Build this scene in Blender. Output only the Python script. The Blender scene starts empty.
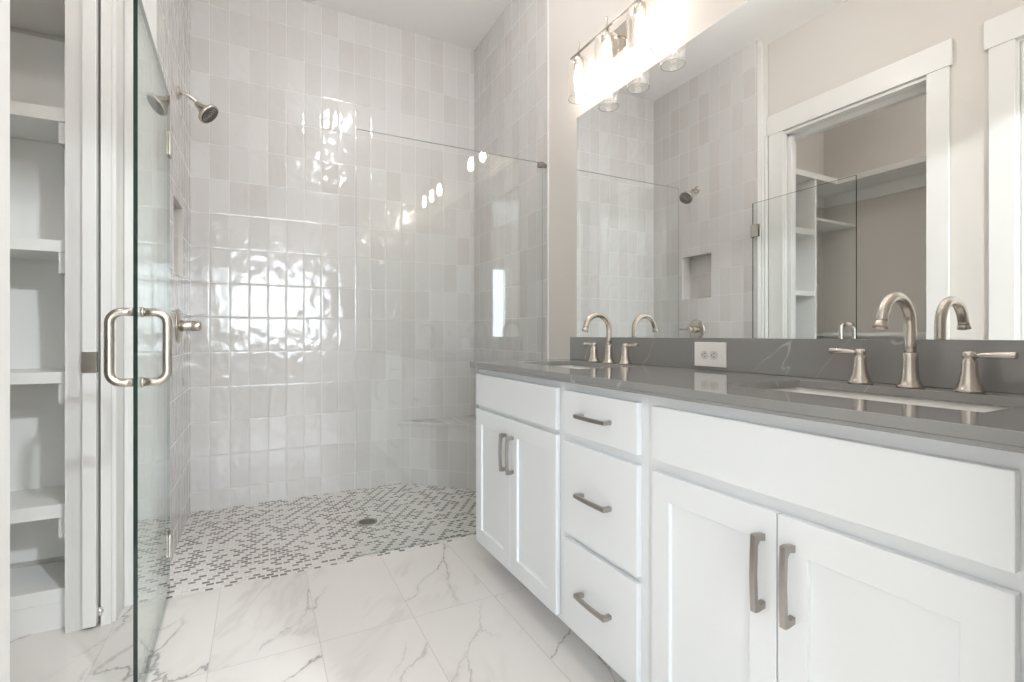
import bpy, bmesh, math, random
from mathutils import Vector, Matrix
random.seed(7)
sc = bpy.context.scene
COL = sc.collection

# ------------------------------------------------------------------ camera
FPX = 491.0
YAW = math.atan(252 / 491.0)
EYE = 1.038
cam_d = bpy.data.cameras.new('camera')
cam = bpy.data.objects.new('camera', cam_d)
COL.objects.link(cam)
cam.location = (0, 0, EYE)
cam.rotation_euler = (math.pi / 2, 0, -YAW)
cam_d.sensor_width = 36
cam_d.lens = FPX / 1024 * 36
cam_d.shift_y = -6.2 / 1024
cam_d.clip_start = 0.02
sc.camera = cam

# ------------------------------------------------------------------ world, lights, exposure
w = bpy.data.worlds.new('sky')
sc.world = w
w.use_nodes = True
bg = w.node_tree.nodes['Background']
bg.inputs[0].default_value = (0.80, 0.90, 1.0, 1)
bg.inputs[1].default_value = 1.0

sc.view_settings.view_transform = 'Standard'
sc.view_settings.look = 'None'
sc.view_settings.gamma = 1
sc.view_settings.exposure = 0.88
sc.view_settings.use_curve_mapping = False
cy = sc.cycles
cy.use_denoising = True
cy.max_bounces = 14
cy.diffuse_bounces = 6
cy.glossy_bounces = 7
cy.transparent_max_bounces = 24
cy.sample_clamp_indirect = 4.0
cy.blur_glossy = 0.3
cy.caustics_reflective = True
cy.caustics_refractive = False


def area(name, loc, rot, sx, sy, power, color, shape='RECTANGLE'):
    d = bpy.data.lights.new(name, 'AREA')
    d.shape = shape
    d.size = sx
    if shape == 'RECTANGLE':
        d.size_y = sy
    d.energy = power
    d.color = color
    o = bpy.data.objects.new(name, d)
    COL.objects.link(o)
    o.location = loc
    o.rotation_euler = rot
    return o


CEIL = 3.18
# daylight arriving at the bedroom window behind the camera (outside the panes, facing in)
area('window_daylight', (-0.15, -4.42, 1.5), (math.pi / 2, 0, 0), 3.0, 1.8, 150, (0.86, 0.93, 1.0))
# unseen lamps; the vanity-end, closet and bedroom ones are added fill
# ceiling globe lights: x, y, watts, colour
WARM, COOL = (1.0, 0.975, 0.955), (0.88, 0.95, 1.0)
DOMES = [(0.64, 1.96, 8.5, WARM), (0.70, 0.70, 5.5, WARM), (-1.0, 1.04, 5.5, WARM), (1.35, -1.6, 205.0, COOL)]  # bedroom entry stands in for a bounced flash
BULB_STRENGTH = 28

# ------------------------------------------------------------------ node helpers
def new_mat(name):
    m = bpy.data.materials.new(name)
    m.use_nodes = True
    nt = m.node_tree
    return m, nt, nt.nodes['Principled BSDF']


def nd(nt, kind, **kw):
    n = nt.nodes.new(kind)
    for k, v in kw.items():
        setattr(n, k, v)
    return n


def mth(nt, op, a, b=None, c=None, clamp=False):
    n = nt.nodes.new('ShaderNodeMath')
    n.operation = op
    n.use_clamp = clamp
    for i, x in enumerate((a, b, c)):
        if x is None:
            continue
        if isinstance(x, (int, float)):
            n.inputs[i].default_value = x
        else:
            nt.links.new(x, n.inputs[i])
    return n.outputs[0]


def mixc(nt, fac, a, b):
    n = nt.nodes.new('ShaderNodeMix')
    n.data_type = 'RGBA'
    if isinstance(fac, (int, float)):
        n.inputs[0].default_value = fac
    else:
        nt.links.new(fac, n.inputs[0])
    for i, x in ((6, a), (7, b)):
        if isinstance(x, tuple):
            n.inputs[i].default_value = (*x, 1)
        else:
            nt.links.new(x, n.inputs[i])
    return n.outputs[2]


def coords(nt):
    t = nd(nt, 'ShaderNodeTexCoord')
    s = nd(nt, 'ShaderNodeSeparateXYZ')
    nt.links.new(t.outputs['Object'], s.inputs[0])
    return t.outputs['Object'], s.outputs


def comb(nt, x, y, z=0.0):
    n = nd(nt, 'ShaderNodeCombineXYZ')
    for i, v in enumerate((x, y, z)):
        if isinstance(v, (int, float)):
            n.inputs[i].default_value = v
        else:
            nt.links.new(v, n.inputs[i])
    return n.outputs[0]


def paint(name, col, rough=0.55, bump=0.0, scale=260, spec=0.4):
    m, nt, b = new_mat(name)
    b.inputs['Base Color'].default_value = (*col, 1)
    b.inputs['Roughness'].default_value = rough
    b.inputs['Specular IOR Level'].default_value = spec
    if bump:
        o, _ = coords(nt)
        n = nd(nt, 'ShaderNodeTexNoise')
        n.inputs['Scale'].default_value = scale
        nt.links.new(o, n.inputs['Vector'])
        bp = nd(nt, 'ShaderNodeBump')
        bp.inputs['Strength'].default_value = bump
        bp.inputs['Distance'].default_value = 0.001
        nt.links.new(n.outputs[0], bp.inputs['Height'])
        nt.links.new(bp.outputs[0], b.inputs['Normal'])
    return m


def metal(name, col, rough, aniso_scale=None):
    m, nt, b = new_mat(name)
    b.inputs['Base Color'].default_value = (*col, 1)
    b.inputs['Metallic'].default_value = 1
    b.inputs['Roughness'].default_value = rough
    if aniso_scale:
        o, _ = coords(nt)
        n = nd(nt, 'ShaderNodeTexNoise')
        n.inputs['Scale'].default_value = aniso_scale
        nt.links.new(o, n.inputs['Vector'])
        r = mth(nt, 'MULTIPLY_ADD', n.outputs[0], 0.16, rough - 0.08)
        nt.links.new(r, b.inputs['Roughness'])
    return m


def brick(nt, vec, bw, rh, mortar, offset, smooth=0.2, c1=(0, 0, 0), c2=(1, 1, 1), cm=(0.5, 0.5, 0.5)):
    n = nd(nt, 'ShaderNodeTexBrick')
    n.offset = offset
    n.squash = 1
    n.inputs['Scale'].default_value = 1
    n.inputs['Brick Width'].default_value = bw
    n.inputs['Row Height'].default_value = rh
    n.inputs['Mortar Size'].default_value = mortar
    n.inputs['Mortar Smooth'].default_value = smooth
    n.inputs['Bias'].default_value = 0
    n.inputs['Color1'].default_value = (*c1, 1)
    n.inputs['Color2'].default_value = (*c2, 1)
    n.inputs['Mortar'].default_value = (*cm, 1)
    nt.links.new(vec, n.inputs['Vector'])
    return n


def glazed_tile(name, axis, org):
    """stacked vertical hand-made glazed wall tiles; axis 'x' or 'y' is the horizontal one"""
    m, nt, b = new_mat(name)
    o, s = coords(nt)
    h = s[0] if axis == 'x' else s[1]
    u = mth(nt, 'ADD', h, -org + 50 * 0.1043)
    v = mth(nt, 'ADD', s[2], -0.1095 + 50 * 0.2065)
    vec = comb(nt, u, v)
    bk = brick(nt, vec, 0.1043, 0.2065, 0.0017, 0.0, 0.25)
    edge = brick(nt, vec, 0.1043, 0.2065, 0.013, 0.0, 1.0).outputs['Fac']
    rnd = bk.outputs['Color']
    fac = bk.outputs['Fac']
    sepr = nd(nt, 'ShaderNodeSeparateColor')
    nt.links.new(rnd, sepr.inputs[0])
    r = sepr.outputs[0]
    ramp = nd(nt, 'ShaderNodeValToRGB')
    e = ramp.color_ramp.elements
    e[0].position = 0.0
    e[0].color = (0.555, 0.532, 0.516, 1)
    e[1].position = 1.0
    e[1].color = (0.630, 0.615, 0.602, 1)
    x = ramp.color_ramp.elements.new(0.35)
    x.color = (0.580, 0.558, 0.542, 1)
    x = ramp.color_ramp.elements.new(0.7)
    x.color = (0.600, 0.588, 0.580, 1)
    nt.links.new(r, ramp.inputs[0])
    # cloudy glaze, streaked vertically
    sv = comb(nt, mth(nt, 'MULTIPLY', u, 26.0), mth(nt, 'MULTIPLY', v, 7.0), mth(nt, 'MULTIPLY', r, 91.0))
    n2 = nd(nt, 'ShaderNodeTexNoise')
    n2.inputs['Scale'].default_value = 1.0
    n2.inputs['Detail'].default_value = 3
    nt.links.new(sv, n2.inputs['Vector'])
    col = mixc(nt, mth(nt, 'MULTIPLY', n2.outputs[0], 0.35), ramp.outputs[0], (0.66, 0.65, 0.64))
    col = mixc(nt, fac, col, (0.70, 0.69, 0.67))
    nt.links.new(col, b.inputs['Base Color'])
    rr = mth(nt, 'MULTIPLY_ADD', fac, 0.5, 0.09)
    nt.links.new(rr, b.inputs['Roughness'])
    b.inputs['Specular IOR Level'].default_value = 0.55
    # undulating surface, different on each tile
    wv = comb(nt, u, mth(nt, 'MULTIPLY', v, 0.8), mth(nt, 'MULTIPLY', r, 37.0))
    n1 = nd(nt, 'ShaderNodeTexNoise')
    n1.inputs['Scale'].default_value = 13.0
    n1.inputs['Detail'].default_value = 0.6
    n1.inputs['Distortion'].default_value = 0.5
    nt.links.new(wv, n1.inputs['Vector'])
    ht = mth(nt, 'SUBTRACT', n1.outputs[0], mth(nt, 'MULTIPLY', mth(nt, 'POWER', edge, 2.0), 0.16))
    bp = nd(nt, 'ShaderNodeBump')
    bp.inputs['Strength'].default_value = 1.0
    bp.inputs['Distance'].default_value = 0.0042
    nt.links.new(ht, bp.inputs['Height'])
    nt.links.new(bp.outputs[0], b.inputs['Normal'])
    return m


def marble_floor(name):
    m, nt, b = new_mat(name)
    o, s = coords(nt)
    u = mth(nt, 'ADD', s[0], 0.143 + 0.3233 * 50)
    v = mth(nt, 'ADD', s[1], -1.77 + 0.61 * 50)
    vec = comb(nt, u, v)
    bk = brick(nt, vec, 0.3233, 0.61, 0.0013, 0.0, 0.1)
    fac = bk.outputs['Fac']
    sepr = nd(nt, 'ShaderNodeSeparateColor')
    nt.links.new(bk.outputs['Color'], sepr.inputs[0])
    r = sepr.outputs[0]
    # every slab has its own veining: rotate-ish skew + offset by the slab's random number
    z = mth(nt, 'MULTIPLY', r, 63.0)
    p = comb(nt, mth(nt, 'ADD', mth(nt, 'MULTIPLY', u, 1.45), mth(nt, 'MULTIPLY', v, -0.95)),
             mth(nt, 'ADD', mth(nt, 'MULTIPLY', v, 0.55), mth(nt, 'MULTIPLY', u, 0.35)), z)

    def ridge(scale, width, detail, dist, off):
        q = nd(nt, 'ShaderNodeVectorMath', operation='ADD')
        nt.links.new(p, q.inputs[0])
        q.inputs[1].default_value = (off, off * 1.7, off)
        n = nd(nt, 'ShaderNodeTexNoise')
        n.inputs['Scale'].default_value = scale
        n.inputs['Detail'].default_value = detail
        n.inputs['Roughness'].default_value = 0.60
        n.inputs['Distortion'].default_value = dist
        nt.links.new(q.outputs[0], n.inputs['Vector'])
        d = mth(nt, 'ABSOLUTE', mth(nt, 'SUBTRACT', n.outputs[0], 0.5))
        return mth(nt, 'SUBTRACT', 1.0, mth(nt, 'DIVIDE', d, width), clamp=True)

    def patch(scale, lo, hi, off):
        q = nd(nt, 'ShaderNodeVectorMath', operation='ADD')
        nt.links.new(p, q.inputs[0])
        q.inputs[1].default_value = (off, off, off)
        n = nd(nt, 'ShaderNodeTexNoise')
        n.inputs['Scale'].default_value = scale
        n.inputs['Detail'].default_value = 1
        nt.links.new(q.outputs[0], n.inputs['Vector'])
        mr = nd(nt, 'ShaderNodeMapRange')
        mr.inputs[1].default_value = lo
        mr.inputs[2].default_value = hi
        nt.links.new(n.outputs[0], mr.inputs[0])
        return mr.outputs[0]
    nz = nd(nt, 'ShaderNodeTexNoise')
    nz.inputs['Scale'].default_value = 3.2
    nz.inputs['Detail'].default_value = 6
    nz.inputs['Roughness'].default_value = 0.62
    nt.links.new(p, nz.inputs['Vector'])
    sc_ = nd(nt, 'ShaderNodeVectorMath', operation='MULTIPLY_ADD')
    nt.links.new(nz.outputs['Color'], sc_.inputs[0])
    sc_.inputs[1].default_value = (0.36, 0.36, 0.0)
    nt.links.new(p, sc_.inputs[2])
    vo = nd(nt, 'ShaderNodeTexVoronoi', feature='DISTANCE_TO_EDGE')
    vo.inputs['Scale'].default_value = 1.75
    nt.links.new(sc_.outputs[0], vo.inputs['Vector'])
    crack = mth(nt, 'SUBTRACT', 1.0, mth(nt, 'DIVIDE', vo.outputs['Distance'], 0.011), clamp=True)
    halo = mth(nt, 'SUBTRACT', 1.0, mth(nt, 'DIVIDE', vo.outputs['Distance'], 0.06), clamp=True)
    pm = patch(1.9, 0.44, 0.60, 9.1)
    main = mth(nt, 'MULTIPLY', crack, pm)
    halo = mth(nt, 'MULTIPLY', halo, pm)
    soft = mth(nt, 'MULTIPLY', ridge(2.4, 0.045, 4, 0.6, 17.0), patch(2.4, 0.46, 0.66, 4.4))
    cloud = patch(1.7, 0.5, 0.9, 31.0)
    col = mixc(nt, mth(nt, 'MULTIPLY', cloud, 0.35), (0.745, 0.715, 0.69), (0.66, 0.64, 0.62))
    col = mixc(nt, mth(nt, 'MULTIPLY', soft, 0.42), col, (0.50, 0.47, 0.45))
    col = mixc(nt, mth(nt, 'MULTIPLY', halo, 0.22), col, (0.50, 0.48, 0.46))
    col = mixc(nt, mth(nt, 'MULTIPLY', main, 0.85), col, (0.24, 0.235, 0.235))
    col = mixc(nt, fac, col, (0.50, 0.48, 0.46))
    nt.links.new(col, b.inputs['Base Color'])
    nt.links.new(mth(nt, 'MULTIPLY_ADD', fac, 0.4, 0.13), b.inputs['Roughness'])
    b.inputs['Specular IOR Level'].default_value = 0.45
    bp = nd(nt, 'ShaderNodeBump')
    bp.inputs['Strength'].default_value = 0.4
    bp.inputs['Distance'].default_value = 0.0015
    nt.links.new(mth(nt, 'SUBTRACT', 1.0, fac), bp.inputs['Height'])
    nt.links.new(bp.outputs[0], b.inputs['Normal'])
    return m


def mosaic_floor(name):
    m, nt, b = new_mat(name)
    o, s = coords(nt)
    vec = comb(nt, mth(nt, 'ADD', s[0], 10.0), mth(nt, 'ADD', s[1], 10.0))
    bw, rh = 0.0345, 0.0235
    bk = brick(nt, vec, bw, rh, 0.0036, 0.5, 0.3)
    fac = bk.outputs['Fac']
    sepr = nd(nt, 'ShaderNodeSeparateColor')
    nt.links.new(bk.outputs['Color'], sepr.inputs[0])
    r = sepr.outputs[0]
    # dark pieces are laid in short staggered runs
    ux = mth(nt, 'ADD', s[0], 10.0)
    j = mth(nt, 'FLOOR', mth(nt, 'DIVIDE', mth(nt, 'ADD', s[1], 10.0), rh))
    sh_ = mth(nt, 'MULTIPLY', mth(nt, 'SUBTRACT', 1.0, mth(nt, 'MODULO', j, 2.0)), 0.5)
    i = mth(nt, 'FLOOR', mth(nt, 'ADD', mth(nt, 'DIVIDE', ux, bw), sh_))
    par = mth(nt, 'MODULO', mth(nt, 'ADD', i, mth(nt, 'FLOOR', mth(nt, 'DIVIDE', j, 2.0))), 2.0)
    dark = mth(nt, 'ADD', mth(nt, 'MULTIPLY', mth(nt, 'LESS_THAN', par, 0.5), mth(nt, 'GREATER_THAN', r, 0.30)),
               mth(nt, 'MULTIPLY', mth(nt, 'GREATER_THAN', par, 0.5), mth(nt, 'LESS_THAN', r, 0.20)), clamp=True)
    light = mixc(nt, r, (0.80, 0.775, 0.75), (0.70, 0.675, 0.65))
    shade = mixc(nt, mth(nt, 'FRACT', mth(nt, 'MULTIPLY', r, 7.3)), (0.17, 0.155, 0.147), (0.34, 0.315, 0.295))
    col = mixc(nt, dark, light, shade)
    col = mixc(nt, fac, col, (0.74, 0.715, 0.69))
    nt.links.new(col, b.inputs['Base Color'])
    nt.links.new(mth(nt, 'MULTIPLY_ADD', fac, 0.4, 0.25), b.inputs['Roughness'])
    bp = nd(nt, 'ShaderNodeBump')
    bp.inputs['Strength'].default_value = 0.6
    bp.inputs['Distance'].default_value = 0.002
    nt.links.new(mth(nt, 'SUBTRACT', 1.0, fac), bp.inputs['Height'])
    nt.links.new(bp.outputs[0], b.inputs['Normal'])
    return m


def quartz(name, base, vein, rough):
    m, nt, b = new_mat(name)
    o, s = coords(nt)
    n = nd(nt, 'ShaderNodeTexNoise')
    n.inputs['Scale'].default_value = 1.7
    n.inputs['Detail'].default_value = 4
    n.inputs['Distortion'].default_value = 0.35
    p = comb(nt, s[0], mth(nt, 'ADD', s[1], mth(nt, 'MULTIPLY', s[2], 0.7)), mth(nt, 'MULTIPLY', s[2], 0.6))
    nt.links.new(p, n.inputs['Vector'])
    d = mth(nt, 'ABSOLUTE', mth(nt, 'SUBTRACT', n.outputs[0], 0.53))
    rdg = mth(nt, 'SUBTRACT', 1.0, mth(nt, 'DIVIDE', d, 0.0028), clamp=True)
    n3 = nd(nt, 'ShaderNodeTexNoise')
    n3.inputs['Scale'].default_value = 9
    nt.links.new(o, n3.inputs['Vector'])
    rdg = mth(nt, 'MULTIPLY', rdg, mth(nt, 'MULTIPLY_ADD', n3.outputs[0], 2.2, -0.7, clamp=True))
    n2 = nd(nt, 'ShaderNodeTexNoise')
    n2.inputs['Scale'].default_value = 220
    n2.inputs['Detail'].default_value = 2
    nt.links.new(o, n2.inputs['Vector'])
    col = mixc(nt, mth(nt, 'MULTIPLY', n2.outputs[0], 0.3), base, tuple(1.3 * x for x in base))
    col = mixc(nt, mth(nt, 'MULTIPLY', rdg, 0.75), col, vein)
    nt.links.new(col, b.inputs['Base Color'])
    b.inputs['Roughness'].default_value = rough
    b.inputs['Specular IOR Level'].default_value = 0.6
    return m


def thin_glass(name, tint, f0=0.045, gcol=(0.95, 1.0, 0.98)):
    m = bpy.data.materials.new(name)
    m.use_nodes = True
    nt = m.node_tree
    nt.nodes.clear()
    out = nd(nt, 'ShaderNodeOutputMaterial')
    tr = nd(nt, 'ShaderNodeBsdfTransparent')
    tr.inputs[0].default_value = (*tint, 1)
    gl = nd(nt, 'ShaderNodeBsdfGlossy')
    gl.inputs['Roughness'].default_value = 0.0
    gl.inputs['Color'].default_value = (*gcol, 1)
    lw = nd(nt, 'ShaderNodeLayerWeight')
    lw.inputs[0].default_value = 0.5
    f = mth(nt, 'MULTIPLY_ADD', mth(nt, 'POWER', lw.outputs['Facing'], 5.0), 1 - f0, f0, clamp=True)
    mx = nd(nt, 'ShaderNodeMixShader')
    nt.links.new(f, mx.inputs[0])
    nt.links.new(tr.outputs[0], mx.inputs[1])
    nt.links.new(gl.outputs[0], mx.inputs[2])
    nt.links.new(mx.outputs[0], out.inputs[0])
    return m


def emit(name, col, strength):
    m = bpy.data.materials.new(name)
    m.use_nodes = True
    nt = m.node_tree
    nt.nodes.clear()
    out = nd(nt, 'ShaderNodeOutputMaterial')
    e = nd(nt, 'ShaderNodeEmission')
    e.inputs[0].default_value = (*col, 1)
    e.inputs[1].default_value = strength
    nt.links.new(e.outputs[0], out.inputs[0])
    return m


def carpet(name):
    m, nt, b = new_mat(name)
    o, s = coords(nt)
    n = nd(nt, 'ShaderNodeTexNoise')
    n.inputs['Scale'].default_value = 180
    nt.links.new(o, n.inputs['Vector'])
    nt.links.new(mixc(nt, n.outputs[0], (0.42, 0.38, 0.34), (0.60, 0.56, 0.51)), b.inputs['Base Color'])
    b.inputs['Roughness'].default_value = 0.95
    return m


M = {
    'wall': paint('greige wall paint', (0.640, 0.608, 0.572), 0.6, 0.15),
    'ceiling': paint('white ceiling paint', (0.89, 0.88, 0.87), 0.7, 0.1),
    'trim': paint('white trim enamel', (0.735, 0.725, 0.705), 0.35),
    'cabinet': paint('white cabinet enamel', (0.83, 0.855, 0.88), 0.33),
    'shelf': paint('white shelf paint', (0.78, 0.78, 0.76), 0.45),
    'ceramic': paint('white ceramic', (0.84, 0.83, 0.81), 0.08, spec=0.6),
    'plastic': paint('white plastic', (0.82, 0.81, 0.79), 0.3),
    'plastic_dim': paint('pale grey plastic', (0.66, 0.655, 0.64), 0.3),
    'dark': paint('dark slot', (0.02, 0.02, 0.02), 0.6),
    'drain_dark': paint('dark drain grate', (0.10, 0.09, 0.08), 0.8),
    'nickel': metal('brushed nickel', (0.60, 0.555, 0.50), 0.27),
    'pull': metal('satin nickel pull', (0.40, 0.375, 0.35), 0.28),
    'chrome': metal('polished chrome', (0.75, 0.74, 0.73), 0.08),
    'nozzle': paint('grey rubber nozzle', (0.09, 0.09, 0.09), 0.5),
    'mirror': metal('silvered mirror', (0.93, 0.94, 0.935), 0.0),
    'glass': thin_glass('clear shower glass', (0.988, 0.995, 0.992), 0.05),
    'glass_edge': paint('green glass edge', (0.004, 0.022, 0.015), 0.08, spec=0.6),
    'glass_rim': paint('pale glass edge', (0.42, 0.46, 0.45), 0.08, spec=0.6),
    'pane': thin_glass('window pane', (0.97, 0.98, 0.98)),
    'shade': thin_glass('clear lamp glass', (0.985, 0.98, 0.975), 0.05, (1, 1, 1)),
    'bulb': emit('lit filament bulb', (1.0, 0.89, 0.79), BULB_STRENGTH),
    
    'tile_x': glazed_tile('glazed tile back', 'x', -0.372),
    'tile_y': glazed_tile('glazed tile side', 'y', 3.42),
    'marble': marble_floor('marble floor tile'),
    'mosaic': mosaic_floor('pebble mosaic'),
    'quartz': quartz('grey quartz', (0.258, 0.254, 0.250), (0.70, 0.68, 0.66), 0.07),
    'carpet': carpet('beige carpet'),
}


# ------------------------------------------------------------------ mesh helpers
def box(bm, x0, x1, y0, y1, z0, z1, mi=0, bev=0.0):
    tmp = bmesh.new() if bev else bm
    vs = [tmp.verts.new((x, y, z)) for x in (x0, x1) for y in (y0, y1) for z in (z0, z1)]
    q = ((0, 1, 3, 2), (4, 6, 7, 5), (0, 4, 5, 1), (2, 3, 7, 6), (0, 2, 6, 4), (1, 5, 7, 3))
    fs = [tmp.faces.new([vs[i] for i in f]) for f in q]
    for f in fs:
        f.material_index = mi
    if bev:
        bmesh.ops.bevel(tmp, geom=list(tmp.edges), offset=bev, segments=2, profile=0.5, affect='EDGES')
        merge(bm, tmp)
    return fs


def merge(bm, tmp, mat=None):
    me = bpy.data.meshes.new('tmp')
    tmp.to_mesh(me)
    tmp.free()
    if mat is not None:
        me.transform(mat)
    bm.from_mesh(me)
    bpy.data.meshes.remove(me)


def prism(bm, pts, axis, a0, a1, mi=0):
    """polygon pts (2-D) extruded along an axis"""
    def mk(p, a):
        if axis == 'z':
            return (p[0], p[1], a)
        if axis == 'y':
            return (p[0], a, p[1])
        return (a, p[0], p[1])
    n = len(pts)
    A = [bm.verts.new(mk(p, a0)) for p in pts]
    B = [bm.verts.new(mk(p, a1)) for p in pts]
    fs = [bm.faces.new(A), bm.faces.new(B[::-1])]
    for i in range(n):
        fs.append(bm.faces.new((A[i], B[i], B[(i + 1) % n], A[(i + 1) % n])))
    for f in fs:
        f.material_index = mi
    bmesh.ops.recalc_face_normals(bm, faces=fs)


def tube(bm, path, rad, seg=16, cap=True, smooth=True, mi=0):
    pts = [Vector(p) for p in path]
    n = len(pts)
    rads = rad if isinstance(rad, (list, tuple)) else [rad] * n
    t0 = (pts[1] - pts[0]).normalized()
    up = Vector((0, 0, 1)) if abs(t0.z) < 0.9 else Vector((0, 1, 0))
    nrm = t0.cross(up).normalized()
    rings = []
    prev = t0
    for i in range(n):
        if i == 0:
            t = t0
        elif i == n - 1:
            t = (pts[i] - pts[i - 1]).normalized()
        else:
            t = ((pts[i + 1] - pts[i]).normalized() + (pts[i] - pts[i - 1]).normalized()).normalized()
        q = prev.rotation_difference(t)
        nrm = (q @ nrm).normalized()
        prev = t
        bi = t.cross(nrm)
        rings.append([bm.verts.new(pts[i] + rads[i] * (math.cos(a) * nrm + math.sin(a) * bi))
                      for a in [2 * math.pi * k / seg for k in range(seg)]])
    fs = []
    for a, b in zip(rings, rings[1:]):
        for k in range(seg):
            fs.append(bm.faces.new((a[k], a[(k + 1) % seg], b[(k + 1) % seg], b[k])))
    for f in fs:
        f.smooth = smooth
        f.material_index = mi
    if cap:
        for r in (rings[0][::-1], rings[-1]):
            f = bm.faces.new(r)
            f.material_index = mi


def lathe(bm, prof, mat=None, seg=24, smooth=True, cap=True, mi=0):
    """prof = [(radius, z)...] turned about z, then transformed by mat"""
    tmp = bmesh.new()
    rings = []
    for r, z in prof:
        rings.append([tmp.verts.new((r * math.cos(2 * math.pi * k / seg), r * math.sin(2 * math.pi * k / seg), z)) for k in range(seg)])
    for a, b in zip(rings, rings[1:]):
        for k in range(seg):
            f = tmp.faces.new((a[k], a[(k + 1) % seg], b[(k + 1) % seg], b[k]))
            f.smooth = smooth
            f.material_index = mi
    if cap:
        for r in (rings[0][::-1], rings[-1]):
            f = tmp.faces.new(r)
            f.material_index = mi
    merge(bm, tmp, mat)


def frame_to(loc, zdir, xdir=(1, 0, 0)):
    z = Vector(zdir).normalized()
    x = Vector(xdir)
    x = x - z * x.dot(z)
    if x.length < 1e-4:
        x = Vector((0, 1, 0))
    x.normalize()
    y = z.cross(x)
    m = Matrix((x, y, z)).transposed().to_4x4()
    m.translation = Vector(loc)
    return m


def rrect(x0, x1, y0, y1, r, n=5):
    pts = []
    for cx_, cy_, a0 in ((x1 - r, y1 - r, 0), (x0 + r, y1 - r, 90), (x0 + r, y0 + r, 180), (x1 - r, y0 + r, 270)):
        for k in range(n + 1):
            a = math.radians(a0 + 90 * k / n)
            pts.append((cx_ + r * math.cos(a), cy_ + r * math.sin(a)))
    return pts


def loft(bm, loops, smooth=True, cap_end=True, cap_start=False):
    R = [[bm.verts.new(p) for p in l] for l in loops]
    n = len(R[0])
    for a, b in zip(R, R[1:]):
        for k in range(n):
            f = bm.faces.new((a[k], a[(k + 1) % n], b[(k + 1) % n], b[k]))
            f.smooth = smooth
    if cap_end:
        bm.faces.new(R[-1])
    if cap_start:
        bm.faces.new(R[0][::-1])
    bmesh.ops.recalc_face_normals(bm, faces=list(bm.faces))


def grid_slab(bm, xs, ys, z0, z1, holes):
    V = {}
    def v(i, j, z):
        k = (i, j, z)
        if k not in V:
            V[k] = bm.verts.new((xs[i], ys[j], z))
        return V[k]
    solid = lambda i, j: 0 <= i < len(xs) - 1 and 0 <= j < len(ys) - 1 and (i, j) not in holes
    for i in range(len(xs) - 1):
        for j in range(len(ys) - 1):
            if not solid(i, j):
                continue
            bm.faces.new((v(i, j, z1), v(i + 1, j, z1), v(i + 1, j + 1, z1), v(i, j + 1, z1)))
            bm.faces.new((v(i, j, z0), v(i, j + 1, z0), v(i + 1, j + 1, z0), v(i + 1, j, z0)))
            for (di, dj, a, b) in ((-1, 0, (i, j + 1), (i, j)), (1, 0, (i + 1, j), (i + 1, j + 1)),
                                   (0, -1, (i, j), (i + 1, j)), (0, 1, (i + 1, j + 1), (i, j + 1))):
                if not solid(i + di, j + dj):
                    bm.faces.new((v(*a, z0), v(*b, z0), v(*b, z1), v(*a, z1)))
    bmesh.ops.recalc_face_normals(bm, faces=list(bm.faces))


def link(name, bm, mats, parent=None, bevel=0.0):
    me = bpy.data.meshes.new(name)
    if parent is not None:                       # meshes are drawn in room coordinates, stored relative to their thing
        p = parent
        org = Vector((0, 0, 0))
        while p is not None:
            org += p.location
            p = p.parent
        bmesh.ops.translate(bm, verts=list(bm.verts), vec=-org)
    bm.to_mesh(me)
    bm.free()
    for m in (mats if isinstance(mats, (list, tuple)) else [mats]):
        me.materials.append(m)
    o = bpy.data.objects.new(name, me)
    COL.objects.link(o)
    o.parent = parent
    if bevel:
        b = o.modifiers.new('bevel', 'BEVEL')
        b.width = bevel
        b.segments = 2
        b.limit_method = 'ANGLE'
    return o


def thing(name, label, cat, loc, group=None):
    o = bpy.data.objects.new(name, None)
    o.empty_display_size = 0.05
    COL.objects.link(o)
    o.location = loc
    o['label'] = label
    o['category'] = cat
    if group:
        o['group'] = group
    return o


def tag(o, label, cat, group=None):
    o['label'] = label
    o['category'] = cat
    if group:
        o['group'] = group
    return o


def struct(name, bm, mats, parent=None, label=None, cat=None):
    o = link(name, bm, mats, parent)
    if parent is None:
        o['kind'] = 'structure'
        if label:
            o['label'] = label
            o['category'] = cat
    return o


def dup(root, loc, label):
    r = root.copy()
    COL.objects.link(r)
    r.location = loc
    r['label'] = label
    for ch in list(root.children):
        c = ch.copy()
        COL.objects.link(c)
        c.parent = r
        for g in list(ch.children):
            d = g.copy()
            COL.objects.link(d)
            d.parent = c
    return r


def B():
    return bmesh.new()


# ------------------------------------------------------------------ the room
XR = 1.435        # right (mirror) wall
XL = -0.48        # left painted wall
XS = -0.362       # left tiled shower wall
YB = 3.42         # back tiled wall
YS = 2.36         # front of the shower
YD = 0.20         # wall with the doorway the camera looks through

bm = B(); box(bm, -1.62, XR + 0.12, 0.14, 2.335, -0.10, 0.0); box(bm, -1.62, -0.40, 2.335, 2.65, -0.10, 0.0)
struct('floor', bm, M['marble'], label='white marble-look bathroom floor tiles with grey veins', cat='floor')
bm = B(); box(bm, -0.40, XR + 0.02, 2.335, YB + 0.02, -0.10, -0.002)
struct('floor_shower', bm, M['mosaic'], label='grey and white mosaic shower floor', cat='floor')
bm = B(); box(bm, -2.9, 2.6, -4.25, 0.14, -0.10, 0.0)
struct('floor_bedroom', bm, M['carpet'], label='beige bedroom carpet floor behind the camera', cat='floor')
bm = B(); box(bm, -2.9, 2.6, -4.25, 3.6, CEIL, CEIL + 0.1)
struct('ceiling', bm, M['ceiling'], label='plain white flat ceiling', cat='ceiling')

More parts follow.
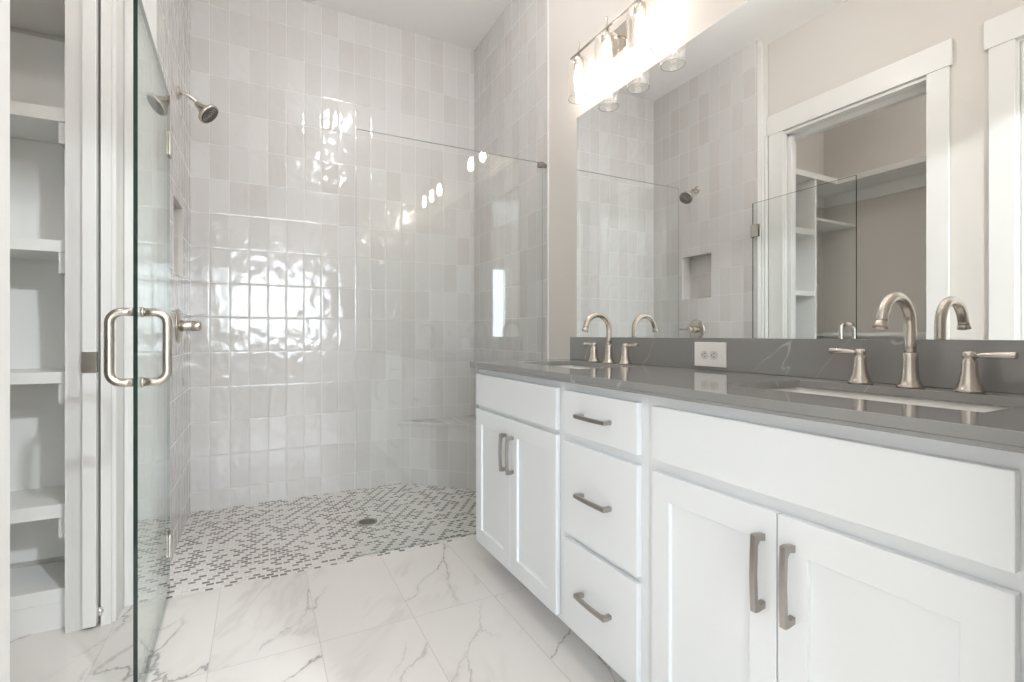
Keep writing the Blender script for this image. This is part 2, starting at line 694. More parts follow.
bm = B(); box(bm, -0.6, XR + 0.12, YB, YB + 0.12, -0.1, CEIL)
struct('wall_back', bm, M['tile_x'], label='glazed pale grey tiled back wall of the shower', cat='wall')
bm = B(); box(bm, XR, XR + 0.12, 2.355, YB, -0.1, CEIL)
struct('wall_shower_right', bm, M['tile_y'], label='glazed pale grey tiled right shower wall', cat='wall')
bm = B(); box(bm, XR, XR + 0.12, YD, 2.345, 0.0, CEIL)
struct('wall_right', bm, M['wall'], label='greige painted wall carrying the mirror', cat='wall')
bm = B(); box(bm, XR - 0.006, XR + 0.02, 2.345, 2.355, 0.0, CEIL)
struct('trim_1', bm, M['trim'], label='white edge strip where tile meets painted wall', cat='trim')

# left shower wall with its recessed niche (niche 1.333 - 1.70 high)
bm = B()
N0, N1, NZ0, NZ1 = 2.77, 3.08, 1.333, 1.70
for a in ((YS, N0, 0, CEIL), (N1, YB, 0, CEIL), (N0, N1, 0, NZ0), (N0, N1, NZ1, CEIL)):
    box(bm, XL + 0.02, XS, a[0], a[1], a[2], a[3])
box(bm, XL + 0.003, XL + 0.02, YS, YB, 0, CEIL)
for f in bm.faces:
    f.normal_update()
    c = f.calc_center_median()
    if f.normal.y < -0.9 and c.y < YS + 0.01:
        f.material_index = 1
    elif abs(f.normal.y) > 0.9:
        f.material_index = 2
struct('wall_shower_left', bm, [M['tile_y'], M['trim'], M['tile_x']], label='glazed pale grey tiled left shower wall with a niche', cat='wall')
# thin pale edging round the niche
bm = B()
for (y0, y1, z0, z1) in ((N0 - .003, N1 + .003, NZ0 - .003, NZ0 + .002), (N0 - .003, N1 + .003, NZ1 - .002, NZ1 + .003),
                         (N0 - .003, N0 + .002, NZ0 + .002, NZ1 - .002), (N1 - .002, N1 + .003, NZ0 + .002, NZ1 - .002)):
    box(bm, XS - 0.02, XS + 0.001, y0, y1, z0, z1)
struct('trim_2', bm, M['wall'], label='pale edging around the shower niche', cat='trim')

# left painted wall: closet opening 1.40 - 2.235, door opening 0.33 - 1.033
DH = 2.492
bm = B()
WX = XL - 0.12
box(bm, WX, XL, YD, 0.33, 0, CEIL)
box(bm, WX, XL, 0.33, 1.033, DH, CEIL)
box(bm, WX, XL, 1.033, 1.375, 0, CEIL)
box(bm, WX, XL, 1.375, 2.25, DH, CEIL)
box(bm, WX, WX + 0.03, 2.25, 3.42, 0, CEIL)          # two leaves with the pocket between them
box(bm, XL - 0.025, XL, 2.25, 3.42, 0, CEIL)
struct('wall_left', bm, M['wall'], label='greige painted wall with the closet doorway', cat='wall')

# closet shell
bm = B(); box(bm, -1.5, WX, 2.56, 2.65, 0, CEIL)
struct('wall_closet_far', bm, M['wall'], label='closet end wall behind the shelf tower', cat='wall')
bm = B(); box(bm, -1.6, -1.5, 0.8, 2.65, 0, CEIL)
struct('wall_closet_back', bm, M['wall'], label='closet back wall seen in the mirror', cat='wall')
bm = B(); box(bm, -1.5, WX, 0.8, 0.9, 0, CEIL)
struct('wall_closet_near', bm, M['wall'], label='closet near end wall', cat='wall')

# jambs and casing of the closet doorway
bm = B()
box(bm, WX - 0.004, -0.5525, 2.230, 2.25, 0, DH)      # far jamb, closet side
box(bm, XL - 0.026, XL + 0.004, 2.230, 2.25, 0, DH)  # far jamb, bathroom side
box(bm, WX - 0.004, XL + 0.004, 1.375, 1.391, 0, DH)    # near jamb
box(bm, WX - 0.004, -0.562, 1.391, 2.230, DH - .048, DH)      # split head jamb
box(bm, XL - 0.026, XL + 0.004, 1.391, 2.230, DH - .018, DH)
box(bm, -0.5615, -0.512, 1.391, 2.230, DH - .012, DH)
struct('trim_3', bm, M['trim'], label='white jamb boards lining the closet doorway', cat='trim')
bm = B()
box(bm, XL + .004, XL + 0.017, 1.286, 1.388, 0, 2.495, 0, .002)
box(bm, XL + .004, XL + 0.017, 2.236, 2.345, 0, 2.495, 0, .002)
box(bm, XL + .004, XL + 0.023, 1.272, 2.358, 2.495, 2.637, 0, .002)
struct('trim_4', bm, M['trim'], label='flat white casing around the closet doorway', cat='trim')
bm = B()
box(bm, XL + .018, XL + .050, 2.348, 2.3595, 0, 2.494); box(bm, XL + .060, XL + .078, 2.352, 2.3595, 0, CEIL)
struct('trim_9', bm, M['trim'], label='white vertical strips beside the glass door', cat='trim')
bm = B()
box(bm, WX - .020, WX - .004, 1.27, 1.375, 0, 2.495, 0, .002)
struct('trim_5', bm, M['trim'], label='closet side casing of the doorway', cat='trim')
bm = B()
box(bm, XL + .001, XL + 0.017, 1.025, 1.123, 0, 2.502, 0, .002)
box(bm, XL + .001, XL + 0.017, 0.235, 0.338, 0, 2.502, 0, .002)
box(bm, XL + .001, XL + 0.023, 0.215, 1.140, 2.502, 2.648, 0, .002)
struct('trim_6', bm, M['trim'], label='flat white casing around the second door', cat='trim')

# pocket door, slid almost wholly into the wall
bm = B(); box(bm, -0.552, -0.514, 2.206, 2.95, 0.012, 2.46, 0, .0015)
d1 = struct('door_1', bm, M['trim'], label='white pocket door slid open, its edge showing at the closet jamb', cat='door')
bm = B(); box(bm, -0.553, -0.513, 2.2035, 2.229, 0.905, 0.978)
box(bm, -0.546, -0.520, 2.2028, 2.2036, 0.915, 0.968, 0)
o = link('edge_pull', bm, M['nickel'], d1); o['label'] = 'square nickel edge pull'
bm = B()
lathe(bm, [(0.0005, 0), (.012, 0), (.012, .006), (.004, .009), (.0005, .009)], frame_to((-0.508, 2.229, 0.052), (0, -1, 0)), 14)
box(bm, -0.520, -0.500, 2.227, 2.2295, 0.036, 0.068)
o = link('floor_guide', bm, M['chrome'], d1); o['label'] = 'small clear door guide near the floor'

# second door on the left wall, closed
bm = B()
box(bm, XL - .055, XL - .020, 0.352, 1.012, 0.008, DH - .006)
d2 = struct('door_2', bm, M['trim'], label='closed white door on the left wall', cat='door')
bm = B()
for (z0, z1) in ((.25, .95), (1.12, 2.28)):
    for (a, b_, c, d_) in ((.47, .90, z0, z0 + .02), (.47, .90, z1 - .02, z1), (.47, .49, z0 + .02, z1 - .02), (.88, .90, z0 + .02, z1 - .02)):
        box(bm, XL - .020, XL - .012, a, b_, c, d_)
link('panel_moulding', bm, M['trim'], d2)
bm = B()
box(bm, WX, XL + .001, 0.33, 0.350, 0, DH); box(bm, WX, XL + .001, 1.015, 1.033, 0, DH); box(bm, WX, XL + .001, 0.350, 1.015, DH - .004, DH)
struct('trim_7', bm, M['trim'], label='white jamb of the second door', cat='trim')

# wall with the doorway the camera stands in
DX0, DX1 = -0.36, 0.74
bm = B()
box(bm, -2.9, DX0, 0.08, YD, 0, CEIL); box(bm, DX1, 2.6, 0.08, YD, 0, CEIL); box(bm, DX0, DX1, 0.08, YD, 2.44, CEIL)
struct('wall_doorway', bm, M['wall'], label='greige wall with the doorway behind the camera', cat='wall')
bm = B()
box(bm, DX0 - .085, DX0 - .002, YD, YD + .016, 0, 2.44)
box(bm, DX1 + .004, DX1 + .085, YD, YD + .012, 0.93, 2.44)
box(bm, DX0 - .09, DX1 + .1, YD, YD + .018, 2.44, 2.62)
struct('trim_8', bm, M['trim'], label='white casing of the doorway behind the camera', cat='trim')

# bedroom behind, with its window
bm = B()
W0, W1, WZ0, WZ1 = -1.60, 1.30, 0.85, 2.40
box(bm, -2.9, W0, -4.25, -4.10, 0, CEIL); box(bm, W1, 2.6, -4.25, -4.10, 0, CEIL)
box(bm, W0, W1, -4.25, -4.10, 0, WZ0); box(bm, W0, W1, -4.25, -4.10, WZ1, CEIL)
struct('wall_bedroom_rear', bm, M['wall'], label='bedroom wall with the wide window', cat='wall')
bm = B(); box(bm, -3.0, -2.9, -4.25, 0.2, 0, CEIL)
struct('wall_bedroom_left', bm, M['wall'], label='bedroom side wall by the closet side', cat='wall')
bm = B(); box(bm, 2.6, 2.7, -4.25, 0.2, 0, CEIL)
struct('wall_bedroom_right', bm, M['wall'], label='bedroom side wall by the vanity side', cat='wall')
bm = B()
for x0, x1 in ((W0, W0 + .05), (W0 + .93, W0 + 1.0), (W0 + 1.90, W0 + 1.97), (W1 - .05, W1)):
    box(bm, x0, x1, -4.20, -4.13, WZ0 + .05, WZ1 - .05)
box(bm, W0, W1, -4.20, -4.13, WZ0, WZ0 + .05); box(bm, W0, W1, -4.20, -4.13, WZ1 - .05, WZ1)
win = struct('window_1', bm, M['trim'], label='wide white bedroom window reflected in shower glass', cat='window')
for x0, x1 in ((W0 + .05, W0 + .93), (W0 + 1.0, W0 + 1.90), (W0 + 1.97, W1 - .05)):
    bm = B(); box(bm, x0, x1, -4.168, -4.162, WZ0 + .05, WZ1 - .05)
    link('window_pane', bm, M['pane'], win)

# globe lights near the ceiling; all but the first are added fill
DL = ['white globe ceiling light in front of the shower',
      'unseen globe fill light added nearest the camera, over the vanity end',
      'unseen globe fill light added inside the closet',
      'unseen globe fill light added in the bedroom']
for (x, y, watts, gcol), lab in zip(DOMES, DL):
    t = thing('ceiling_light', lab, 'light', (x, y, CEIL), 'globe ceiling lights')
    bm = B()
    lathe(bm, [(.0005, -.0005), (.065, -.0005), (.065, -.012), (.055, -.018), (.012, -.020), (.012, -.085), (.040, -.090), (.040, -.108), (.0005, -.108)], Matrix.Translation((x, y, CEIL)), 28)
    link('base', bm, M['nickel'], t)
    bm = B()
    prof = [(.080 * math.sin(a_), -.185 + .080 * math.cos(a_)) for a_ in [math.radians(26 + 154 * k / 14) for k in range(14)]] + [(.0005, -.265)]
    lathe(bm, prof, Matrix.Translation((x, y, CEIL)), 28, cap=False)
    link('glass_globe', bm, emit('lit globe glass', gcol, watts / (math.pi * 4 * math.pi * .080 ** 2)), t)

# ------------------------------------------------------------------ vanity
XF, XP = 0.905, 0.886          # face frame plane, panel front plane
CT0, CT1 = 0.886, 0.914        # countertop underside and top


def pull(parent, y0, z0, y1, z1):
    """square bar pull, its ends turned back to the panel"""
    bm = B()
    t = .0058
    if abs(z1 - z0) > abs(y1 - y0):
        ym = (y0 + y1) / 2
        L = z1 - z0
        prof = [(XP, z0 + .002), (XP - .020, z0 - .001), (XP - .031, z0), (XP - .033, z0 + L * .25), (XP - .034, z0 + L * .5), (XP - .033, z1 - L * .25),
                (XP - .031, z1), (XP - .020, z1 + .001), (XP, z1 - .002), (XP, z1 - .016),
                (XP - .016, z1 - .013), (XP - .022, z1 - .022), (XP - .024, z0 + L * .5), (XP - .022, z0 + .022), (XP - .016, z0 + .013), (XP, z0 + .016)]
        prism(bm, prof, 'y', ym - t, ym + t)
    else:
        zm = (z0 + z1) / 2
        L = y1 - y0
        prof = [(XP, y0 + .002), (XP - .020, y0 - .001), (XP - .031, y0), (XP - .033, y0 + L * .25), (XP - .034, y0 + L * .5), (XP - .033, y1 - L * .25),
                (XP - .031, y1), (XP - .020, y1 + .001), (XP, y1 - .002), (XP, y1 - .016),
                (XP - .016, y1 - .013), (XP - .022, y1 - .022), (XP - .024, y0 + L * .5), (XP - .022, y0 + .022), (XP - .016, y0 + .013), (XP, y0 + .016)]
        prism(bm, prof, 'z', zm - t, zm + t)
    o = link('handle', bm, M['pull'], parent, .0012)
    o['label'] = 'satin nickel bar pull'
    return o


def slab(name, parent, y0, y1, z0, z1):
    bm = B(); box(bm, XP, XF - .001, y0, y1, z0, z1)
    return link(name, bm, M['cabinet'], parent, .0018)


def shaker_door(parent, y0, y1, z0, z1, sw=.058, rw=.066):
    bm = B()
    xs = XF - .001
    ip = [(y0 + sw, z0 + rw), (y1 - sw, z0 + rw), (y1 - sw, z1 - rw), (y0 + sw, z1 - rw)]
    op = [(y0, z0), (y1, z0), (y1, z1), (y0, z1)]
    o_f = [bm.verts.new((XP, *p)) for p in op]; i_f = [bm.verts.new((XP, *p)) for p in ip]
    i_r = [bm.verts.new((XP + .0095, *p)) for p in ip]; o_b = [bm.verts.new((xs, *p)) for p in op]
    for k in range(4):
        n = (k + 1) % 4
        bm.faces.new((o_f[k], o_f[n], i_f[n], i_f[k]))
        bm.faces.new((i_f[k], i_f[n], i_r[n], i_r[k]))
        bm.faces.new((o_f[n], o_f[k], o_b[k], o_b[n]))
    bm.faces.new(i_r); bm.faces.new(o_b[::-1])
    bmesh.ops.recalc_face_normals(bm, faces=list(bm.faces))
    return link('door', bm, M['cabinet'], parent, .0015)


def carcass(t, y0, y1, openings):
    """open-topped box behind a face frame; openings = [(y0,y1,z0,z1)...] are holes behind doors (closed by them)"""
    zb = .075
    bm = B()
    box(bm, XF, XF + .019, y0, y1, zb, CT0 - .001)                 # face frame (solid behind the fronts)
    box(bm, XF + .019, XR - .004, y0, y0 + .016, zb, CT0 - .001)
    box(bm, XF + .019, XR - .004, y1 - .016, y1, zb, CT0 - .001)
    box(bm, XF + .019, XR - .004, y0 + .016, y1 - .016, zb, zb + .016)
    box(bm, XR - .012, XR - .004, y0 + .016, y1 - .016, zb + .016, CT0 - .001)
    link('body', bm, M['cabinet'], t)
    bm = B(); box(bm, XF + .075, XF + .093, y0, y1, 0, zb)
    box(bm, XF + .093, XR - .004, y0, y0 + .016, 0, zb); box(bm, XF + .093, XR - .004, y1 - .016, y1, 0, zb)
    link('toe_kick', bm, M['cabinet'], t)


t = thing('sink_cabinet', 'white two-door sink cabinet at the far end beside the shower', 'cabinet', (1.17, 1.745, 0), 'white vanity cabinets')
carcass(t, 1.379, 2.098, None)
slab('false_front', t, 1.403, 2.090, .718, .860)
dr = shaker_door(t, 1.7475, 2.090, .093, .700); pull(dr, 1.776, .490, 1.776, .640)
dr = shaker_door(t, 1.403, 1.7445, .093, .700); pull(dr, 1.716, .490, 1.716, .640)

t = thing('drawer_cabinet', 'white three-drawer cabinet in the middle of the vanity', 'cabinet', (1.17, 1.179, 0), 'white vanity cabinets')
carcass(t, 0.976, 1.378, None)
for z0, z1, lab in ((.719, .858, 'shallow top drawer'), (.396, .692, 'deep middle drawer'), (.096, .378, 'deep bottom drawer')):
    d = slab('drawer', t, 1.004, 1.356, z0, z1)
    d['label'] = lab
    pull(d, 1.106, (z0 + z1) / 2, 1.256, (z0 + z1) / 2)

t = thing('sink_cabinet', 'white two-door sink cabinet at the near end of the vanity', 'cabinet', (1.17, 0.609, 0), 'white vanity cabinets')
carcass(t, 0.216, 0.975, None)
slab('false_front', t, 0.273, 0.948, .722, .858)
dr = shaker_door(t, 0.6105, 0.948, .093, .694); pull(dr, .638, .497, .638, .648)
dr = shaker_door(t, 0.273, 0.6075, .093, .694); pull(dr, .577, .497, .577, .648)

# countertop with two sink cut-outs
SX0, SX1 = 1.030, 1.328
S1, S2 = (1.475, 1.965), (0.355, 0.845)
bm = B()
grid_slab(bm, [0.868, SX0, SX1, XR - .001], [0.214, S2[0], S2[1], S1[0], S1[1], 2.123], CT1 - .020, CT1, {(1, 1), (1, 3)})
box(bm, 0.868, 0.925, 0.214, 2.123, CT0, CT1 - .0201); box(bm, 0.925, XR - .001, 2.095, 2.123, CT0, CT1 - .0201); box(bm, 0.925, XR - .001, 0.214, 0.232, CT0, CT1 - .0201)
ct = link('countertop', bm, M['quartz'], None, .0015)
tag(ct, 'long polished grey quartz countertop over the white vanity', 'countertop')
bm = B(); box(bm, XR - .021, XR - .001, 0.214, 2.105, CT1 + .0005, 1.026)
bs = link('backsplash', bm, M['quartz'], None, .001)
tag(bs, 'low grey quartz backsplash strip below the mirror', 'backsplash')


def sink(y0, y1, label):
    yc = (y0 + y1) / 2
    t = thing('sink', label, 'sink', ((SX0 + SX1) / 2, yc, CT0 - .15), 'white undermount sinks')
    bm = B()
    z = CT1 - .0208
    x0, x1 = SX0 - .006, SX1 + .006
    a, b_ = y0 - .006, y1 + .006
    L = lambda dx, zz, r: [(p[0], p[1], zz) for p in rrect(x0 + dx, x1 - dx, a + dx, b_ - dx, r)]
    loft(bm, [L(.10, z - .148, .03), L(.02, z - .145, .03), L(-.012, z - .11, .03), L(-.018, z - .012, .03), L(-.024, z, .03),
              L(0, z, .022), L(.003, z - .02, .022), L(.010, z - .105, .03), L(.024, z - .128, .035), L(.06, z - .135, .03)],
         cap_start=True)
    link('basin', bm, M['ceramic'], t)
    bm = B()
    lathe(bm, [(.0005, 0), (.022, 0), (.022, .003), (.016, .005), (.0005, .005)], Matrix.Translation(((SX0 + SX1) / 2, yc, z - .1348)), 20)
    link('drain', bm, M['nickel'], t)


sink(*S1, 'white rectangular undermount sink farther away, under the far faucet')
sink(*S2, 'white rectangular undermount sink in the near right of the counter')


def faucet(y, label):
    x = 1.357
    t = thing('faucet', label, 'faucet', (x, y, CT1), 'brushed nickel widespread faucets')
    z = CT1 + .0006
    bm = B()
    lathe(bm, [(.0005, 0), (.0275, 0), (.0275, .004), (.0220, .009), (.0178, .021), (.0158, .042), (.0150, .066), (.0150, .078), (.0138, .0805), (.0120, .0805)],
          Matrix.Translation((x, y, z)), 20)
    r = .0118
    R_ = .0615
    zc = 1.136 - r - R_
    path = [(x, y, z + .07), (x, y, z + .10), (x, y, zc - .015)]
    for k in range(0, 17):
        a = math.radians(168 * k / 16)
        path.append((x - R_ + R_ * math.cos(a), y, zc + R_ * math.sin(a)))
    last = Vector(path[-1]); dirn = (last - Vector(path[-2])).normalized()
    path.append(tuple(last + dirn * .010))
    tube(bm, path, [r] * len(path), 18)
    sp = link('spout', bm, M['nickel'], t)
    tip = Vector(path[-1])
    bm = B()
    lathe(bm, [(.0120, -.001), (.0132, .002), (.0150, .010), (.0150, .0125), (.0115, .0125), (.0105, .009), (.0005, .009)], frame_to(tip, dirn), 18, cap=False)
    link('aerator', bm, M['nickel'], sp)
    for sgn in (1, -1):
        hy = y + sgn * .108
        bm = B()
        lathe(bm, [(.0005, 0), (.0265, 0), (.0265, .005), (.0235, .008), (.0185, .022), (.0150, .040), (.0135, .062), (.0135, .068), (.0110, .070), (.0110, .073),
                   (.0125, .075), (.0125, .083), (.0095, .087), (.0005, .088)], Matrix.Translation((x, hy, z)), 20)
        h = link('handle', bm, M['nickel'], t)
        bm = B()
        tube(bm, [(x, hy + sgn * .008, z + .079), (x, hy + sgn * .016, z + .079), (x, hy + sgn * .020, z + .0795), (x, hy + sgn * .045, z + .0805), (x, hy + sgn * .073, z + .0812), (x, hy + sgn * .075, z + .0812)],
             [.0055, .0042, .0058, .0070, .0078, .0066], 14)
        link('lever', bm, M['nickel'], h)


faucet(1.716, 'brushed nickel widespread faucet at the far sink beside the shower')
faucet(0.598, 'brushed nickel widespread faucet at the near sink on the right')

# horizontal duplex outlet standing on the backsplash
OY0, OY1, OZ0, OZ1 = 1.152, 1.287, .926, 1.012
ox = XR - .0215
t = thing('electrical_outlet', 'white horizontal duplex outlet on the grey backsplash', 'outlet', (ox, 1.2195, .969))
bm = B(); box(bm, ox - .007, ox, OY0, OY1, OZ0, OZ1)
link('cover_plate', bm, M['plastic'], t, .002)
for yc in (1.2395, 1.2005):
    bm = B()
    pts = [(yc + .0165 * math.cos(a) * 1.0, .967 + max(-.0145, min(.0145, .0175 * math.sin(a)))) for a in [2 * math.pi * k / 24 for k in range(24)]]
    prism(bm, pts, 'x', ox - .0095, ox - .0068)
    rc = link('receptacle', bm, M['plastic_dim'], t)
    bm = B()
    for zz in (.9725, .9605):
        box(bm, ox - .0099, ox - .0093, yc - .0055, yc + .0025, zz - .0011, zz + .0011)
    lathe(bm, [(.0005, 0), (.0023, 0), (.0023, .0006), (.0005, .0006)], frame_to((ox - .0093, yc + .0075, .9665), (-1, 0, 0)), 10)
    link('slots', bm, M['dark'], rc)
bm = B()
lathe(bm, [(.0005, 0), (.0030, 0), (.0026, .0012), (.0005, .0014)], frame_to((ox - .0070, 1.22, .967), (-1, 0, 0)), 10)
link('screw', bm, M['plastic'], t)

# mirror
bm = B(); box(bm, XR - .0068, XR - .0008, 0.30, 2.064, 1.0268, 2.137)
mi = link('mirror', bm, [M['mirror']])
tag(mi, 'wide frameless wall mirror above the grey backsplash', 'mirror')


# ------------------------------------------------------------------ vanity lights
def vanity_light(yc, label):
    x = 1.340
    zb = 2.372
    t = thing('vanity_light', label, 'light', (XR, yc, 2.36), 'three-lamp vanity lights')
    bm = B(); box(bm, XR - .022, XR - .001, yc - .055, yc + .055, 2.285, 2.405)
    link('wall_plate', bm, M['nickel'], t, .003)
    bm = B()
    tube(bm, [(XR - .02, yc, 2.355), (XR - .05, yc, 2.356), (XR - .075, yc, 2.362), (x + .004, yc, zb)], .006, 12)
    link('arm', bm, M['nickel'], t)
    bm = B(); tube(bm, [(x, yc - .275, zb), (x, yc + .275, zb)], .0055, 12)
    link('bar', bm, M['nickel'], t)
    for dy in (.21, 0, -.21):
        y = yc + dy
        bm = B()
        lathe(bm, [(.0005, .048), (.0035, .048), (.0045, .040), (.0045, -.012), (.010, -.014), (.013, -.022), (.022, -.028), (.0235, -.034), (.0235, -.066), (.018, -.068), (.0005, -.068)],
              Matrix.Translation((x, y, zb)), 20)
        s = link('socket', bm, M['nickel'], t)
        bm = B()
        top = zb - .030
        lathe(bm, [(.0245, top), (.034, top - .003), (.046, top - .014), (.0520, top - .035), (.0535, top - .065), (.0515, top - .120), (.0480, top - .190), (.0470, top - .1915), (.0500, top - .120), (.0520, top - .065), (.0505, top - .036), (.045, top - .016), (.034, top - .0055), (.0245, top - .003)],
              Matrix.Translation((x, y, 0)), 28, cap=False)
        lathe(bm, [(.0470, top - .190), (.0486, top - .1885), (.0498, top - .190), (.0486, top - .1925), (.0470, top - .190)], Matrix.Translation((x, y, 0)), 28, cap=False, mi=1)
        o = link('glass_shade', bm, [M['shade'], M['glass_rim']], s); o['label'] = 'clear glass lamp shade'
        bm = B()
        zt = zb - .069
        lathe(bm, [(.0005, zt), (.012, zt), (.013, zt - .012), (.017, zt - .028), (.0205, zt - .050), (.0205, zt - .066), (.016, zt - .084), (.008, zt - .094), (.0005, zt - .096)],
              Matrix.Translation((x, y, 0)), 18)
        o = link('bulb', bm, M['bulb'], s); o['label'] = 'lit bulb'


vanity_light(1.71, 'three-lamp nickel vanity light with clear shades over the far sink')
vanity_light(0.60, 'three-lamp nickel vanity light out of frame over the near sink, reflected in glass')

# ------------------------------------------------------------------ shower
# hinged glass door, standing open towards the camera
H0 = Vector((-0.326, 2.384, 0)); E0 = Vector((-0.303, 1.665, 0))
e = (E0 - H0).normalized(); n_ = Vector((-e.y, e.x, 0))
if n_.x < 0:
    n_ = -n_
t = thing('shower_door', 'clear frameless glass shower door swung open on the left', 'shower door', (H0.x, H0.y, 0))
th = .005


def dpt(s_, off, z):
    p = H0 + e * s_ + n_ * off
    return (p.x, p.y, z)


bm = B()
Ld = (E0 - H0).length
cs = [dpt(0.012, -th, 0), dpt(Ld, -th, 0), dpt(Ld, th, 0), dpt(0.012, th, 0)]
A = [bm.verts.new((p[0], p[1], .012)) for p in cs]; Bv = [bm.verts.new((p[0], p[1], 1.990)) for p in cs]
for k in range(4):
    f = bm.faces.new((A[k], A[(k + 1) % 4], Bv[(k + 1) % 4], Bv[k]))
    f.material_index = 0 if k in (0, 2) else 1
f = bm.faces.new(A[::-1]); f.material_index = 1
f = bm.faces.new(Bv); f.material_index = 1
bmesh.ops.recalc_face_normals(bm, faces=list(bm.faces))
pane = link('glass_pane', bm, [M['glass'], M['glass_edge']], t)
for z in (.21, 1.79):
    bm = B()
    for off in (-1, 1):
        a = [dpt(.004, off * (th + .0005), 0), dpt(.060, off * (th + .0005), 0), dpt(.060, off * (th + .007), 0), dpt(.004, off * (th + .007), 0)]
        prism(bm, [(p[0], p[1]) for p in a], 'z', z - .045, z + .045)
    p = dpt(0.0, 0, 0)
    tube(bm, [(p[0], p[1], z - .046), (p[0], p[1], z + .046)], .0065, 12)
    box(bm, -0.3605, -0.336, 2.3845, 2.3910, z - .045, z + .045)
    box(bm, -0.340, -0.326, 2.3800, 2.3910, z - .030, z + .030)
    link('hinge', bm, M['nickel'], t, .001)
bm = B()
sh = .668
for sgn in (1, -1):
    z0, z1 = .904, 1.102
    o0, o1 = th + .0005, .066
    r = .030
    path = [dpt(sh, sgn * o0, z0), dpt(sh, sgn * (o1 - r), z0)]
    for k in range(1, 7):
        a = math.radians(90 * k / 6)
        path.append(dpt(sh, sgn * (o1 - r + r * math.sin(a)), z0 + r - r * math.cos(a)))
    for k in range(0, 7):
        a = math.radians(90 * k / 6)
        path.append(dpt(sh, sgn * (o1 - r + r * math.cos(a)), z1 - r + r * math.sin(a)))
    path.append(dpt(sh, sgn * o0, z1))
    tube(bm, path, .0118, 16)
    for z in (z0, z1):
        p = dpt(sh, sgn * o0, z)
        lathe(bm, [(.0005, 0), (.0145, 0), (.0145, .006), (.0118, .0065), (.0005, .0065)], frame_to(p, n_ * sgn), 18)
o = link('handle', bm, M['nickel'], t); o['label'] = 'brushed nickel back-to-back D handle'

# fixed pane
t = thing('glass_panel', 'clear fixed glass panel on the right of the shower front', 'glass panel', (0.91, 2.378, 0))
bm = B()
px0, px1 = 0.400, XR - .0235
vs = {}
fs = box(bm, px0, px1, 2.373, 2.383, .0, 2.002)
for f in bm.faces:
    f.normal_update()
    f.material_index = 0 if abs(f.normal.y) > .9 else 1
link('glass_pane', bm, [M['glass'], M['glass_rim']], t)
for z in (.30, 1.990):
    bm = B()
    box(bm, XR - .050, XR - .022, 2.3610, 2.3725, z - .014, z + .014)
    box(bm, XR - .050, XR - .022, 2.3835, 2.3900, z - .014, z + .014)
    box(bm, XR - .022, XR - .0005, 2.368, 2.388, z - .010, z + .010)
    link('clip', bm, M['pull'], t, .002)

# shower head
sy, sz = 2.915, 2.236
t = thing('showerhead', 'brushed nickel shower head high on the left tiled wall', 'shower head', (XS, sy, sz))
bm = B()
lathe(bm, [(.0005, .0005), (.031, .0005), (.031, .004), (.022, .010), (.011, .013), (.0005, .013)], frame_to((XS, sy, sz), (1, 0, 0)), 24)
link('flange', bm, M['nickel'], t)
hd = Vector((0.70, -0.22, -0.68)).normalized()
hp = Vector((-0.276, sy + .010, 2.198))
bm = B()
tube(bm, [(XS + .010, sy, sz), (XS + .03, sy, sz), (XS + .045, sy + .001, sz - .003), (XS + .060, sy + .004, sz - .012), (XS + .073, sy + .007, sz - .023), tuple(hp)], .0095, 14)
link('arm', bm, M['nickel'], t)
bm = B()
lathe(bm, [(.0005, -.010), (.013, -.010), (.017, -.002), (.017, .010), (.021, .020), (.030, .036), (.046, .050), (.053, .056), (.0555, .064), (.0545, .070), (.050, .072), (.0005, .073)],
      frame_to(hp, hd), 28)
h = link('head', bm, M['nickel'], t)
bm = B()
fm = frame_to(hp + hd * .0732, hd)
for rr, n in ((.042, 20), (.031, 14), (.019, 9), (.008, 4)):
    for k in range(n):
        a = 2 * math.pi * k / n
        lathe(bm, [(.0034, 0), (.0028, .003), (.0005, .0032)], fm @ Matrix.Translation((rr * math.cos(a), rr * math.sin(a), 0)), 8)
for r0, r1 in ((.0475, .0395), (.0345, .0280), (.0225, .0160)):
    lathe(bm, [(r1, -.0004), (r0, -.0004), (r0, .0006), (r1, .0006), (r1, -.0004)], fm, 28, cap=False)
o = link('spray_face', bm, M['nozzle'], h); o['label'] = 'grey rubber nozzles'

# shower valve
vy, vz = 2.92, 1.082
t = thing('shower_valve', 'round nickel shower valve with lever on left tiled wall', 'shower valve', (XS, vy, vz))
bm = B()
lathe(bm, [(.0005, .0005), (.084, .0005), (.084, .004), (.078, .010), (.040, .014), (.0005, .014)], frame_to((XS, vy, vz), (1, 0, 0)), 36)
link('escutcheon', bm, M['nickel'], t)
bm = B()
lathe(bm, [(.0005, .012), (.029, .012), (.0265, .030), (.0255, .056), (.0240, .058), (.0255, .060), (.0255, .090), (.020, .098), (.0005, .100)], frame_to((XS, vy, vz), (1, 0, 0)), 28)
h = link('hub', bm, M['nickel'], t)
bm = B()
tube(bm, [(XS + .076, vy + .022, vz), (XS + .076, vy + .05, vz), (XS + .076, vy + .118, vz), (XS + .076, vy + .121, vz)], [.007, .0075, .009, .007], 14)
link('lever', bm, M['nickel'], h)

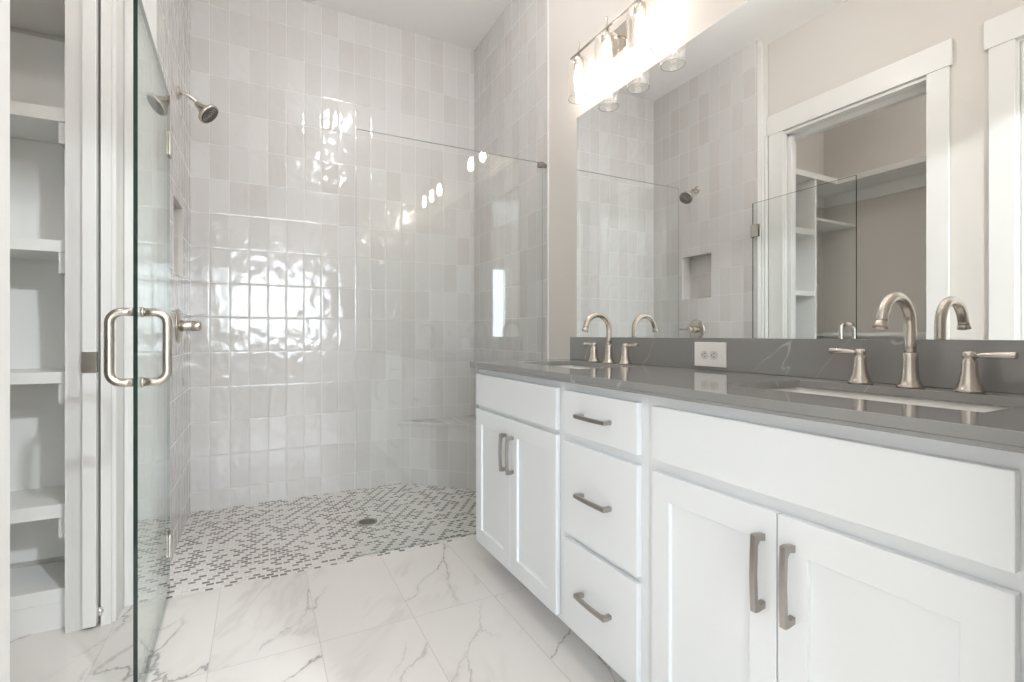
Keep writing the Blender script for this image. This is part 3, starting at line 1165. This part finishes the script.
# floor drain
t = thing('shower_drain', 'round metal drain in the mosaic shower floor', 'drain', (.528, 2.79, 0))
bm = B()
lathe(bm, [(.044, -.0015), (.056, -.0015), (.056, .002), (.054, .003), (.044, .003), (.044, -.0015)], Matrix.Translation((.528, 2.79, 0)), 36, cap=False)
link('ring', bm, M['pull'], t)
bm = B()
for k in range(-4, 5):
    hw = math.sqrt(max(0, .043 ** 2 - (k * .0095) ** 2))
    box(bm, .528 - hw, .528 + hw, 2.79 + k * .0095 - .003, 2.79 + k * .0095 + .003, -.0010, .0022)
lathe(bm, [(.0005, 0), (.0435, 0), (.0435, .0005), (.0005, .0005)], Matrix.Translation((.528, 2.79, -.0017)), 30)
link('grate', bm, M['drain_dark'], t)  # bars and backing plate share one dark colour

# corner bench
t = thing('shower_bench', 'triangular tiled corner bench at the back right of the shower', 'bench', (1.2, 3.2, 0))
bm = B()
prism(bm, [(.880, YB - .001), (XR - .001, YB - .001), (XR - .001, 2.905)], 'z', -.001, .412)
link('base', bm, M['tile_x'], t)
bm = B()
prism(bm, [(.862, YB - .001), (XR - .001, YB - .001), (XR - .001, 2.888)], 'z', .4122, .434)
bt = link('seat_top', bm, M['tile_x'], t, .002)

# ------------------------------------------------------------------ closet fittings
t = thing('shelf_tower', 'white built-in shelf tower inside the closet doorway', 'shelves', (-.77, 2.415, 0))
for ztop, zth in ((.142, .048), (.440, .048), (.907, .040), (1.371, .040), (1.838, .046)):
    bm = B(); box(bm, -0.895, WX - .003, 2.272, 2.547, ztop - zth, ztop)
    link('shelf', bm, M['shelf'], t, .001)
for ztop in (.392, .867, 1.331, 1.792):
    bm = B()
    box(bm, WX - .034, WX - .003, 2.278, 2.547, ztop - .075, ztop - .0005)
    link('cleat', bm, M['shelf'], t)
bm = B(); box(bm, -0.895, WX - .035, 2.548, 2.558, .16, 2.2)
link('back_panel', bm, M['shelf'], t)
bm = B(); box(bm, -0.918, -0.896, 2.268, 2.558, 0, 2.218)
link('side_panel', bm, M['shelf'], t, .001)
bm = B(); box(bm, -0.895, WX - .003, 2.276, 2.292, 0, .0935)
link('kick_board', bm, M['shelf'], t)

bm = B()
prism(bm, [(-1.498, .905), (-1.18, .905), (-1.18, 2.262), (WX - .022, 2.262), (WX - .022, 2.558), (-1.498, 2.558)], 'z', 2.222, 2.264)
o = link('closet_shelf', bm, M['shelf'], None, .001)
tag(o, 'upper white closet shelf wrapping the corner, seen in the mirror', 'shelf', 'closet shelves')
o2 = o
bm = B()
box(bm, -1.498, -1.483, .905, 2.558, 2.130, 2.2215)
box(bm, -1.482, -.921, 2.543, 2.558, 2.130, 2.2215)
cl = link('cleat', bm, M['shelf'], o2)
bm = B()
box(bm, -1.498, -1.18, .905, 2.555, 1.030, 1.056)
o = link('closet_shelf', bm, M['shelf'], None, .001)
tag(o, 'lower white closet shelf along the back wall at counter height in mirror', 'shelf', 'closet shelves')
bm = B(); box(bm, -1.498, -1.483, .905, 2.555, .945, 1.0295)
link('cleat', bm, M['shelf'], o)
bm = B()
box(bm, -1.498, -.921, 2.30, 2.555, 1.925, 1.945)
o = link('closet_shelf', bm, M['shelf'], None, .001)
tag(o, 'short white closet shelf in the corner beside the shelf tower', 'shelf', 'closet shelves')
